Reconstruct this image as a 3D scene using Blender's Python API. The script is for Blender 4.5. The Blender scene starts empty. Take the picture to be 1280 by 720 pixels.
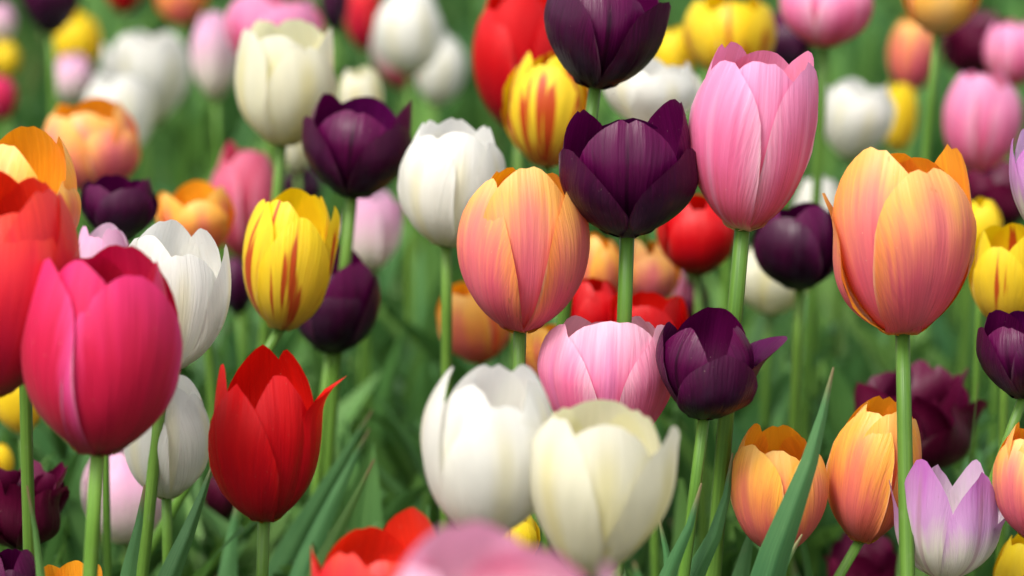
import bpy, math, random
import numpy as np
from mathutils import Vector, Matrix

sc = bpy.context.scene
COL = sc.collection
rad = math.radians

# ------------------------------------------------------------------ camera
CAM = Vector((0.0, 0.0, 0.75))
PITCH = rad(14.5)
LENS = 100.0
FPX = 1280 * LENS / 36.0
FOCUS = 1.13
cd = bpy.data.cameras.new('camera')
cam = bpy.data.objects.new('camera', cd)
COL.objects.link(cam)
cam.location = CAM
cam.rotation_euler = (math.pi / 2 - PITCH, 0, 0)
cd.lens = LENS
cd.sensor_width = 36.0
cd.clip_start = 0.05
cd.clip_end = 400
cd.dof.use_dof = True
cd.dof.focus_distance = FOCUS
cd.dof.aperture_fstop = 6.2
sc.camera = cam

# ------------------------------------------------------------------ sky, sun, exposure
SUN_EL, SUN_AZ = 54.0, 218.0          # degrees; azimuth measured from +Y clockwise (sun stands behind the camera, to the left)
world = bpy.data.worlds.new('World')
sc.world = world
world.use_nodes = True
wn = world.node_tree
bg = wn.nodes['Background']
sky = wn.nodes.new('ShaderNodeTexSky')
sky.sky_type = 'NISHITA'
sky.sun_disc = False
sky.sun_elevation = rad(SUN_EL)
sky.sun_rotation = rad(SUN_AZ)
sky.dust_density = 4.0
hs = wn.nodes.new('ShaderNodeHueSaturation')     # thin veil of cloud: the blue is washed out
hs.inputs['Saturation'].default_value = 0.35
wn.links.new(sky.outputs[0], hs.inputs['Color'])
wn.links.new(hs.outputs[0], bg.inputs['Color'])
bg.inputs['Strength'].default_value = 0.15
sl = bpy.data.lights.new('sun', 'SUN')
sl.energy = 1.6
sl.angle = rad(14)
sl.color = (1.0, 0.95, 0.87)
sun = bpy.data.objects.new('sun', sl)
COL.objects.link(sun)
az, el = rad(SUN_AZ), rad(SUN_EL)
sdir = Vector((math.sin(az) * math.cos(el), math.cos(az) * math.cos(el), math.sin(el)))
sun.rotation_euler = sdir.to_track_quat('Z', 'Y').to_euler()
sc.view_settings.view_transform = 'Standard'
sc.view_settings.look = 'None'
sc.view_settings.gamma = 1
sc.view_settings.use_curve_mapping = False
sc.view_settings.exposure = 0.9
sc.cycles.use_denoising = True
sc.cycles.max_bounces = 8
sc.cycles.transmission_bounces = 6
sc.cycles.caustics_reflective = False
sc.cycles.caustics_refractive = False

FWD = Vector((0, math.cos(PITCH), -math.sin(PITCH)))
UPV = Vector((0, math.sin(PITCH), math.cos(PITCH)))


def at(px, py, d):
    """world point that stands at photo pixel (px, py) at depth d metres"""
    return CAM + d * FWD + Vector((d * (px - 640) / FPX, 0, 0)) - UPV * (d * (py - 360) / FPX)


def to_px(p):
    q = p - CAM
    d = q.dot(FWD)
    return 640 + q.x / d * FPX, 360 - q.dot(UPV) / d * FPX, d


# ------------------------------------------------------------------ node helper
class NT:
    def __init__(self, name):
        self.m = bpy.data.materials.new(name)
        self.m.use_nodes = True
        self.t = self.m.node_tree
        self.t.nodes.clear()

    def n(self, kind, **kw):
        nd = self.t.nodes.new(kind)
        for k, v in kw.items():
            setattr(nd, k, v)
        return nd

    def put(self, sock, v):
        if isinstance(v, bpy.types.NodeSocket):
            self.t.links.new(v, sock)
        elif isinstance(v, (tuple, list)) and len(v) == 3 and sock.type == 'RGBA':
            sock.default_value = (*v, 1)
        else:
            sock.default_value = v

    def math(self, op, a, b=0.0, c=0.0, clamp=False):
        nd = self.n('ShaderNodeMath', operation=op, use_clamp=clamp)
        self.put(nd.inputs[0], a)
        self.put(nd.inputs[1], b)
        self.put(nd.inputs[2], c)
        return nd.outputs[0]

    def smooth(self, v, lo, hi, a=0.0, b=1.0):
        nd = self.n('ShaderNodeMapRange', interpolation_type='SMOOTHSTEP')
        self.put(nd.inputs[0], v)
        for i, x in enumerate((lo, hi, a, b)):
            nd.inputs[i + 1].default_value = x
        return nd.outputs[0]

    def mix(self, f, a, b, mode='MIX'):
        nd = self.n('ShaderNodeMix', data_type='RGBA', blend_type=mode)
        self.put(nd.inputs[0], f)
        self.put(nd.inputs[6], a)
        self.put(nd.inputs[7], b)
        return nd.outputs[2]

    def ramp(self, v, stops):
        nd = self.n('ShaderNodeValToRGB')
        el = nd.color_ramp.elements
        while len(el) < len(stops):
            el.new(0.5)
        for e, (p, c) in zip(el, stops):
            e.position = p
            e.color = (*c, 1)
        self.put(nd.inputs[0], v)
        return nd.outputs[0]

    def noise(self, vec, scale, detail=2.0, rough=0.5):
        nd = self.n('ShaderNodeTexNoise')
        self.put(nd.inputs['Vector'], vec)
        nd.inputs['Scale'].default_value = scale
        nd.inputs['Detail'].default_value = detail
        nd.inputs['Roughness'].default_value = rough
        return nd.outputs[0]

    def vec(self, x, y, z):
        nd = self.n('ShaderNodeCombineXYZ')
        for i, v in enumerate((x, y, z)):
            self.put(nd.inputs[i], v)
        return nd.outputs[0]


def petal_material(name, outer, inner, edge=None, edge_amt=0.0, edge_lo=0.45, mid=None, mid_amt=0.0, mid_w=0.2,
                   mid_top=1.0, flame=None, flame_lo=0.55, base=(0.55, 0.55, 0.2), base_amt=0.7, base_h=0.09,
                   bloom=None, bloom_amt=0.0, vein=0.25, trans=0.3, rough=0.42, spec=0.35, tcol_sat=1.15, spots=0.0, sheen=0.04, rim=0.7):
    """petal pigment: a ramp from base to tip (outer and inner face), pale edges, a coloured midrib, flames, fine long veins"""
    k = NT(name)
    uv = k.n('ShaderNodeUVMap').outputs[0]
    sp = k.n('ShaderNodeSeparateXYZ')
    k.put(sp.inputs[0], uv)
    u, v = sp.outputs[0], sp.outputs[1]
    s = k.math('SUBTRACT', k.math('MULTIPLY', u, 2.0), 1.0)
    a = k.math('ABSOLUTE', s)
    rnd = k.math('MULTIPLY', k.n('ShaderNodeObjectInfo').outputs['Random'], 37.0)
    # veins run along the petal and fan out to the edge
    fan = k.math('ADD', s, k.math('MULTIPLY', k.math('MULTIPLY', v, s), -0.6))
    fine = k.noise(k.vec(k.math('MULTIPLY', fan, 26.0), k.math('MULTIPLY', v, 2.2), rnd), 1.0, 3.0, 0.6)
    wide = k.noise(k.vec(k.math('MULTIPLY', fan, 5.0), k.math('MULTIPLY', v, 1.3), k.math('ADD', rnd, 9.0)), 1.0, 2.0)
    blot = k.noise(k.vec(k.math('MULTIPLY', s, 2.2), k.math('MULTIPLY', v, 3.0), k.math('ADD', rnd, 19.0)), 1.0, 2.0)
    hair = k.noise(k.vec(k.math('SUBTRACT', k.math('MULTIPLY', v, 46.0), k.math('MULTIPLY', a, 30.0)), k.math('MULTIPLY', a, 3.0), rnd), 1.0, 2.0)
    hair = k.math('MULTIPLY', k.math('SUBTRACT', hair, 0.5), k.smooth(a, 0.25, 0.7))
    tj = k.math('ADD', v, k.math('MULTIPLY', k.math('SUBTRACT', wide, 0.5), 0.36))
    tj = k.math('ADD', tj, k.math('MULTIPLY', k.math('SUBTRACT', fine, 0.5), 0.22))
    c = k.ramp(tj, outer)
    if edge:
        e = k.smooth(k.math('ADD', a, k.math('MULTIPLY', k.math('SUBTRACT', fine, 0.5), 0.5)), edge_lo, 1.0, 0.0, edge_amt)
        e = k.math('MULTIPLY', e, k.smooth(v, 0.05, 0.5))
        c = k.mix(e, c, edge)
    if mid:
        w = k.math('ADD', a, k.math('MULTIPLY', k.math('SUBTRACT', fine, 0.5), 0.12))
        e = k.math('MULTIPLY', k.smooth(w, mid_w, 0.0, 0.0, mid_amt), k.smooth(v, mid_top, mid_top - 0.3))
        c = k.mix(e, c, mid)
    if bloom:
        e = k.math('MULTIPLY', k.smooth(blot, 0.35, 0.7), k.smooth(tj, 0.9, 0.15))
        c = k.mix(k.math('MULTIPLY', e, bloom_amt), c, bloom)
    rm = k.math('MULTIPLY', k.smooth(k.math('ADD', a, k.math('MULTIPLY', k.math('SUBTRACT', wide, 0.5), 0.12)), 0.88, 1.0), k.smooth(v, 0.1, 0.6, 0.0, rim))
    rimc = k.mix(0.45, c, (.95, .86, .80))
    c = k.mix(rm, c, rimc)
    ci = k.ramp(tj, inner)
    if flame:
        f = k.noise(k.vec(k.math('MULTIPLY', fan, 8.0), k.math('MULTIPLY', v, 1.0), k.math('ADD', rnd, 3.0)), 1.0, 1.5)
        f = k.math('ADD', f, k.math('MULTIPLY', k.math('SUBTRACT', fine, 0.5), 0.12))
        f = k.math('ADD', f, k.smooth(a, 0.6, 0.0, -0.08, 0.06))
        f = k.math('ADD', f, k.smooth(v, 0.5, 1.0, 0.03, -0.08))
        e = k.smooth(f, flame_lo, flame_lo + 0.09, 0.0, 0.92)
        c = k.mix(e, c, flame)
        ci = k.mix(e, ci, flame)
    back = k.n('ShaderNodeNewGeometry').outputs['Backfacing']
    c = k.mix(back, c, ci)
    c = k.mix(k.smooth(v, base_h, 0.0, 0.0, base_amt), c, base)
    if spots:
        sn = k.noise(k.vec(k.math('MULTIPLY', s, 9.0), k.math('MULTIPLY', v, 13.0), rnd), 1.0, 1.0)
        c = k.mix(k.smooth(sn, 0.74, 0.8, 0.0, spots), c, (0.35, 0.12, 0.03))
    fl = k.noise(k.vec(k.math('MULTIPLY', s, 30.0), k.math('MULTIPLY', v, 48.0), rnd), 1.0, 1.0)
    c = k.mix(k.smooth(fl, 0.76, 0.82, 0.0, 0.45), c, k.mix(0.55, c, (.75, .66, .45)))
    dk = k.noise(k.vec(k.math('MULTIPLY', s, 13.0), k.math('MULTIPLY', v, 22.0), k.math('ADD', rnd, 5.0)), 1.0, 2.0)
    c = k.mix(k.math('MULTIPLY', k.smooth(dk, 0.74, 0.84, 0.0, 0.5), k.smooth(v, 0.45, 0.9)), c, k.mix(0.6, c, (.20, .09, .03)))
    val = k.math('ADD', 1.0 - vein * 0.5, k.math('MULTIPLY', fine, vein))
    val = k.math('ADD', val, k.math('MULTIPLY', hair, vein * 1.1))
    val = k.math('MULTIPLY', val, k.math('ADD', 0.9, k.math('MULTIPLY', blot, 0.2)))
    gy = k.n('ShaderNodeHueSaturation')
    k.put(gy.inputs['Color'], c)
    k.put(gy.inputs['Value'], val)
    c = gy.outputs[0]
    ts = k.n('ShaderNodeHueSaturation')
    k.put(ts.inputs['Color'], c)
    ts.inputs['Saturation'].default_value = tcol_sat
    bump = k.n('ShaderNodeBump')
    bump.inputs['Strength'].default_value = 0.6
    bump.inputs['Distance'].default_value = 0.0014
    k.put(bump.inputs['Height'], k.math('ADD', k.math('MULTIPLY', fine, 0.6), k.math('MULTIPLY', wide, 0.8)))
    p = k.n('ShaderNodeBsdfPrincipled')
    k.put(p.inputs['Base Color'], c)
    k.put(p.inputs['Roughness'], k.math('ADD', rough - 0.08, k.math('MULTIPLY', wide, 0.16)))
    p.inputs['Specular IOR Level'].default_value = spec
    p.inputs['Sheen Weight'].default_value = sheen
    k.put(p.inputs['Normal'], bump.outputs[0])
    tr = k.n('ShaderNodeBsdfTranslucent')
    k.put(tr.inputs['Color'], ts.outputs[0])
    k.put(tr.inputs['Normal'], bump.outputs[0])
    mx = k.n('ShaderNodeMixShader')
    mx.inputs[0].default_value = trans
    k.t.links.new(p.outputs[0], mx.inputs[1])
    k.t.links.new(tr.outputs[0], mx.inputs[2])
    o = k.n('ShaderNodeOutputMaterial')
    k.t.links.new(mx.outputs[0], o.inputs[0])
    return k.m


PM = {}
PM['white'] = petal_material('white_petal', [(0, (.62, .64, .40)), (.25, (.75, .74, .66)), (1, (.79, .78, .73))],
                             [(0, (.7, .68, .35)), (.4, (.84, .83, .76)), (1, (.87, .86, .82))], mid=(.80, .72, .36), mid_amt=.4, mid_w=.25,
                             base=(.42, .52, .18), vein=.12, trans=.45)
PM['cream'] = petal_material('cream_petal', [(0, (.62, .60, .28)), (.25, (.75, .73, .57)), (1, (.79, .77, .64))],
                             [(0, (.7, .62, .2)), (.4, (.82, .78, .46)), (1, (.86, .83, .60))], mid=(.78, .70, .28), mid_amt=.5, mid_w=.3,
                             base=(.5, .52, .16), vein=.14, trans=.45)
PM['pink'] = petal_material('pink_petal', [(0, (.70, .36, .22)), (.14, (.74, .10, .16)), (.5, (.80, .16, .34)), (1, (.80, .34, .56))],
                            [(0, (.8, .5, .1)), (.35, (.78, .2, .2)), (1, (.8, .28, .46))], edge=(.88, .55, .68), edge_amt=.6, edge_lo=.4,
                            mid=(.82, .40, .58), mid_amt=.45, mid_w=.12, base=(.75, .62, .30), base_amt=.9, base_h=.13, vein=.3, trans=.34)
PM['pale_pink'] = petal_material('pale_pink_petal', [(0, (.7, .3, .3)), (.25, (.82, .11, .27)), (.65, (.86, .21, .40)), (1, (.88, .46, .60))],
                                 [(0, (.8, .5, .2)), (.4, (.85, .32, .36)), (1, (.86, .48, .58))], edge=(.92, .60, .70), edge_amt=.8, edge_lo=.45,
                                 mid=(.80, .24, .50), mid_amt=.5, mid_w=.14, base=(.75, .62, .30), vein=.3, trans=.34)
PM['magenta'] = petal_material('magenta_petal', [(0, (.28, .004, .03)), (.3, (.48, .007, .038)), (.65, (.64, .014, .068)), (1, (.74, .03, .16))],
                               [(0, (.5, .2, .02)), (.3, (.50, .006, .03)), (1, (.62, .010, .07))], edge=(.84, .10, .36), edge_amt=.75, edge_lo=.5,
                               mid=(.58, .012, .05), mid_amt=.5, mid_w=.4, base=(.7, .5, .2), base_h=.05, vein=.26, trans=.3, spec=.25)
PM['peach'] = petal_material('peach_petal', [(0, (.54, .06, .10)), (.42, (.72, .12, .17)), (.64, (.82, .25, .16)), (.86, (.90, .45, .11)), (1, (.9, .54, .16))],
                             [(0, (.8, .4, .02)), (.4, (.86, .25, .02)), (1, (.88, .38, .03))], edge=(.92, .36, .06), edge_amt=.8, edge_lo=.38,
                             mid=(.72, .14, .20), mid_amt=.7, mid_w=.38, mid_top=1.05, base=(.8, .42, .03), base_amt=.9, base_h=.10, vein=.36, trans=.3, spots=.35)
PM['orange'] = petal_material('orange_petal', [(0, (.62, .10, .05)), (.38, (.78, .16, .12)), (.62, (.88, .32, .08)), (.85, (.91, .48, .07)), (1, (.92, .55, .14))],
                              [(0, (.85, .5, .02)), (.4, (.86, .27, .01)), (1, (.88, .38, .02))], edge=(.92, .44, .05), edge_amt=.75, edge_lo=.4,
                              mid=(.76, .16, .15), mid_amt=.65, mid_w=.35, base=(.8, .45, .03), vein=.28, trans=.3)
PM['orchid'] = petal_material('orchid_pink_petal', [(0, (.6, .06, .22)), (.4, (.74, .13, .34)), (.8, (.84, .42, .58)), (1, (.86, .52, .66))], [(0, (.7, .3, .3)), (1, (.84, .42, .58))],
                              edge=(.90, .66, .76), edge_amt=.85, edge_lo=.25, vein=.25, trans=.45)
PM['purple'] = petal_material('dark_purple_petal', [(0, (.007, .001, .006)), (.4, (.018, .0015, .014)), (1, (.058, .002, .031))],
                              [(0, (.010, .001, .006)), (.5, (.042, .0015, .028)), (1, (.080, .002, .056))], edge=(.090, .003, .050), edge_amt=.7, edge_lo=.45,
                              bloom=(.062, .050, .074), bloom_amt=.4, base=(.04, .05, .02), base_h=.03, vein=.5, trans=.2, rough=.34, spec=.28, sheen=0.0, rim=.12)
PM['purple_inner'] = petal_material('dark_purple_inner_petal', [(0, (.010, .001, .006)), (.35, (.028, .0015, .018)), (1, (.098, .002, .050))],
                              [(0, (.010, .001, .006)), (.5, (.046, .0015, .025)), (1, (.092, .002, .050))], edge=(.115, .004, .062), edge_amt=.6, edge_lo=.35,
                              mid=(.014, .001, .009), mid_amt=.8, mid_w=.06, base=(.04, .05, .02), base_h=.03, vein=.5, trans=.24, rough=.36, spec=.22, sheen=0.0, rim=.12)
PM['maroon'] = petal_material('maroon_petal', [(0, (.018, .001, .006)), (.4, (.044, .0015, .012)), (1, (.105, .002, .028))],
                              [(0, (.02, .001, .006)), (.5, (.055, .002, .014)), (1, (.10, .003, .034))], vein=.4, trans=.25, rough=.4, spec=.25, base_amt=.2, rim=.15, sheen=0.0)
PM['rose'] = petal_material('rose_petal', [(0, (.50, .05, .06)), (.4, (.62, .06, .12)), (1, (.74, .17, .28))],
                            [(0, (.6, .2, .1)), (1, (.70, .12, .2))], edge=(.82, .34, .46), edge_amt=.6, vein=.25, trans=.33)
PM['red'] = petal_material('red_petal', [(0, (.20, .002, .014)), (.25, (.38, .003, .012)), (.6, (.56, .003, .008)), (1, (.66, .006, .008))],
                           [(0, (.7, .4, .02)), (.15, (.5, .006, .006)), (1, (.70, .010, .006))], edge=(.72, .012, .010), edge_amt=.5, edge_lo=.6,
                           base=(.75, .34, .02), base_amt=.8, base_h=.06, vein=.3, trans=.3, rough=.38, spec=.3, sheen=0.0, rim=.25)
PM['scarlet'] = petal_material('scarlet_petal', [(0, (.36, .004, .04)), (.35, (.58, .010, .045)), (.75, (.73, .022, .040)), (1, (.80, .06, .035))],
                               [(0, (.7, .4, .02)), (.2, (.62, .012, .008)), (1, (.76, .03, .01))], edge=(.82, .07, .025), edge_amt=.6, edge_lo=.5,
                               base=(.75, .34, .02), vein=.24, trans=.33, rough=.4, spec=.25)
PM['yellow'] = petal_material('yellow_petal', [(0, (.70, .46, .10)), (.3, (.80, .55, .04)), (1, (.84, .64, .01))],
                              [(0, (.8, .5, .01)), (1, (.86, .60, .005))], flame=(.46, .025, .01), flame_lo=.58, edge=(.86, .60, .01), edge_amt=.7,
                              base=(.7, .5, .2), vein=.16, trans=.35)
PM['flamed'] = petal_material('flamed_yellow_petal', [(0, (.70, .46, .10)), (.3, (.80, .55, .04)), (1, (.84, .64, .01))],
                              [(0, (.8, .5, .01)), (1, (.86, .60, .005))], flame=(.50, .02, .008), flame_lo=.46, edge=(.86, .60, .01), edge_amt=.7,
                              base=(.7, .5, .2), vein=.16, trans=.35)
PM['plain_yellow'] = petal_material('plain_yellow_petal', [(0, (.74, .50, .08)), (.3, (.84, .56, .02)), (1, (.86, .66, .01))],
                                    [(0, (.8, .5, .01)), (1, (.88, .62, .005))], vein=.14, trans=.32)
PM['amber'] = petal_material('amber_petal', [(0, (.80, .50, .20)), (.35, (.84, .46, .10)), (1, (.86, .50, .02))],
                             [(0, (.8, .5, .01)), (1, (.88, .52, .005))], edge=(.70, .16, .01), edge_amt=.85, edge_lo=.55,
                             mid=(.86, .60, .22), mid_amt=.5, mid_w=.5, vein=.2, trans=.3)
PM['lilac'] = petal_material('lilac_petal', [(0, (.70, .68, .46)), (.38, (.78, .74, .62)), (.62, (.62, .34, .60)), (1, (.48, .15, .46))],
                             [(0, (.7, .66, .4)), (.35, (.76, .72, .68)), (1, (.66, .40, .66))], edge=(.62, .34, .62), edge_amt=.5, edge_lo=.55,
                             mid=(.42, .20, .26), mid_amt=.5, mid_w=.09, base=(.5, .55, .2), vein=.22, trans=.33)
PM['blush'] = petal_material('blush_petal', [(0, (.72, .66, .42)), (.35, (.80, .72, .62)), (.75, (.76, .46, .60)), (1, (.72, .36, .55))],
                             [(0, (.7, .66, .4)), (.4, (.8, .7, .7)), (1, (.76, .5, .66))], edge=(.84, .76, .74), edge_amt=.6, edge_lo=.5,
                             base=(.55, .55, .2), vein=.18, trans=.33)
PM['rosy_white'] = petal_material('rosy_white_petal', [(0, (.6, .05, .08)), (.3, (.66, .05, .14)), (.5, (.80, .66, .62)), (1, (.86, .84, .78))],
                                  [(0, (.7, .2, .2)), (1, (.86, .82, .78))], vein=.15, trans=.33)
GROUPS = {'flamed': 'yellow tulips', 'rose': 'pink tulips', 'orchid': 'pink tulips', 'white': 'white tulips', 'cream': 'cream tulips', 'pink': 'pink tulips', 'pale_pink': 'pink tulips', 'magenta': 'magenta tulips',
          'peach': 'peach and orange tulips', 'orange': 'peach and orange tulips', 'purple': 'dark purple tulips', 'maroon': 'maroon tulips',
          'red': 'red tulips', 'scarlet': 'red tulips', 'yellow': 'yellow tulips', 'plain_yellow': 'yellow tulips', 'amber': 'yellow tulips',
          'lilac': 'lilac and white tulips', 'blush': 'lilac and white tulips', 'rosy_white': 'lilac and white tulips'}


def green_material(name, dark, light, rough, trans, along=2.0, across=16.0, tip=None, many=False):
    k = NT(name)
    uv = k.n('ShaderNodeUVMap').outputs[0]
    sp = k.n('ShaderNodeSeparateXYZ')
    k.put(sp.inputs[0], uv)
    oi = k.n('ShaderNodeObjectInfo')
    rnd = k.math('MULTIPLY', oi.outputs['Random'], 31.0)
    pos = k.n('ShaderNodeNewGeometry').outputs['Position']
    f = k.noise(k.vec(k.math('MULTIPLY', sp.outputs[0], across), k.math('MULTIPLY', sp.outputs[1], along), rnd), 1.0, 3.0, 0.6)
    g = k.noise(pos, 22.0, 3.0)
    h = k.noise(pos, 150.0, 2.0)
    m = k.math('ADD', k.math('MULTIPLY', f, 0.55), k.math('MULTIPLY', g, 0.55))
    c = k.mix(k.smooth(m, 0.3, 0.8), dark, light)
    if many:                                   # each leaf of the mass has a tint of its own (whole part of u)
        wn_ = k.n('ShaderNodeTexWhiteNoise', noise_dimensions='1D')
        k.put(wn_.inputs['W'], k.math('FLOOR', k.math('ADD', sp.outputs[0], 0.001)))
        one = wn_.outputs['Value']
        c = k.mix(k.smooth(one, 0.0, 0.6, 0.75, 0.0), c, (.018, .075, .014))
        c = k.mix(k.smooth(one, 0.55, 0.95, 0.0, 0.7), c, (.24, .46, .09))
        c = k.mix(k.smooth(one, 0.965, 0.99, 0.0, 0.7), c, (.42, .36, .16))
    c = k.mix(k.smooth(h, 0.62, 0.8, 0.0, 0.25), c, (0.20, 0.26, 0.12))
    if tip:
        c = k.mix(k.smooth(sp.outputs[1], 0.965, 1.0, 0.0, 0.8), c, tip)
    pv = k.noise(k.vec(k.math('MULTIPLY', sp.outputs[0], across * 2.6), k.math('MULTIPLY', sp.outputs[1], 0.7), rnd), 1.0, 2.0)
    c = k.mix(k.smooth(pv, 0.35, 0.7, 0.22, 0.0), c, (.02, .07, .02))
    hsv = k.n('ShaderNodeHueSaturation')
    k.put(hsv.inputs['Color'], c)
    k.put(hsv.inputs['Hue'], k.math('ADD', 0.485, k.math('MULTIPLY', k.noise(pos, 4.0, 1.0), 0.03)))
    k.put(hsv.inputs['Value'], k.math('ADD', 0.8, k.math('MULTIPLY', oi.outputs['Random'], 0.4)))
    c = hsv.outputs[0]
    bump = k.n('ShaderNodeBump')
    bump.inputs['Strength'].default_value = 0.3
    bump.inputs['Distance'].default_value = 0.0010
    k.put(bump.inputs['Height'], k.math('ADD', f, k.math('MULTIPLY', pv, 0.8)))
    p = k.n('ShaderNodeBsdfPrincipled')
    k.put(p.inputs['Base Color'], c)
    k.put(p.inputs['Roughness'], k.math('ADD', rough - 0.1, k.math('MULTIPLY', g, 0.2)))
    p.inputs['Specular IOR Level'].default_value = 0.25
    p.inputs['Sheen Weight'].default_value = 0.03
    k.put(p.inputs['Normal'], bump.outputs[0])
    sh = p.outputs[0]
    if trans:
        tr = k.n('ShaderNodeBsdfTranslucent')
        k.put(tr.inputs['Color'], k.mix(0.4, c, (0.16, 0.34, 0.03)))
        mx = k.n('ShaderNodeMixShader')
        mx.inputs[0].default_value = trans
        k.t.links.new(sh, mx.inputs[1])
        k.t.links.new(tr.outputs[0], mx.inputs[2])
        sh = mx.outputs[0]
    k.t.links.new(sh, k.n('ShaderNodeOutputMaterial').inputs[0])
    return k.m


M_STEM = green_material('tulip_stem', (.075, .17, .018), (.135, .26, .036), .45, 0.0, 3.0, 8.0)
M_LEAF = green_material('tulip_leaf', (.042, .155, .050), (.125, .29, .10), .42, .25, 2.0, 18.0, tip=(.35, .22, .12))
M_LEAF2 = green_material('tulip_leaf_yellowish', (.07, .17, .04), (.16, .29, .07), .42, .3, 2.0, 18.0, tip=(.35, .16, .10))
M_FOL = green_material('leaf_mass', (.045, .165, .042), (.165, .37, .10), .5, .3, many=True)
M_STAMEN = NT('stamen_yellow')
_p = M_STAMEN.n('ShaderNodeBsdfPrincipled')
M_STAMEN.put(_p.inputs['Base Color'], M_STAMEN.mix(M_STAMEN.noise(M_STAMEN.n('ShaderNodeNewGeometry').outputs['Position'], 900.0), (.5, .34, .02), (.75, .55, .04)))
_p.inputs['Roughness'].default_value = .8
M_STAMEN.t.links.new(_p.outputs[0], M_STAMEN.n('ShaderNodeOutputMaterial').inputs[0])
M_STAMEN = M_STAMEN.m


# ------------------------------------------------------------------ mesh helpers
def interp(xs, ys, x):
    """monotone cubic (Fritsch-Carlson) interpolation"""
    xs, ys = np.asarray(xs, float), np.asarray(ys, float)
    h = np.diff(xs)
    d = np.diff(ys) / h
    m = np.zeros(len(xs))
    m[1:-1] = np.where(d[:-1] * d[1:] > 0, 2 * d[:-1] * d[1:] / (d[:-1] + d[1:] + 1e-12), 0)
    m[0], m[-1] = d[0], d[-1]
    i = np.clip(np.searchsorted(xs, x) - 1, 0, len(h) - 1)
    t = (x - xs[i]) / h[i]
    return ((2 * t**3 - 3 * t**2 + 1) * ys[i] + (t**3 - 2 * t**2 + t) * h[i] * m[i]
            + (-2 * t**3 + 3 * t**2) * ys[i + 1] + (t**3 - t**2) * h[i] * m[i + 1])


def mesh_obj(name, verts, faces, uvs, mat, parent=None):
    me = bpy.data.meshes.new(name)
    me.from_pydata([tuple(v) for v in verts], [], faces)
    if uvs is not None:
        ul = me.uv_layers.new(name='UVMap')
        li = np.empty(len(me.loops), dtype=np.int32)
        me.loops.foreach_get('vertex_index', li)
        ul.data.foreach_set('uv', np.asarray(uvs, dtype=np.float32)[li].ravel())
    me.polygons.foreach_set('use_smooth', [True] * len(me.polygons))
    me.materials.append(mat)
    me.update()
    o = bpy.data.objects.new(name, me)
    COL.objects.link(o)
    if parent:
        o.parent = parent
    return o


def grid_faces(nt, ns, off=0):
    return [(off + i * ns + j, off + i * ns + j + 1, off + (i + 1) * ns + j + 1, off + (i + 1) * ns + j)
            for i in range(nt - 1) for j in range(ns - 1)]


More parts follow.
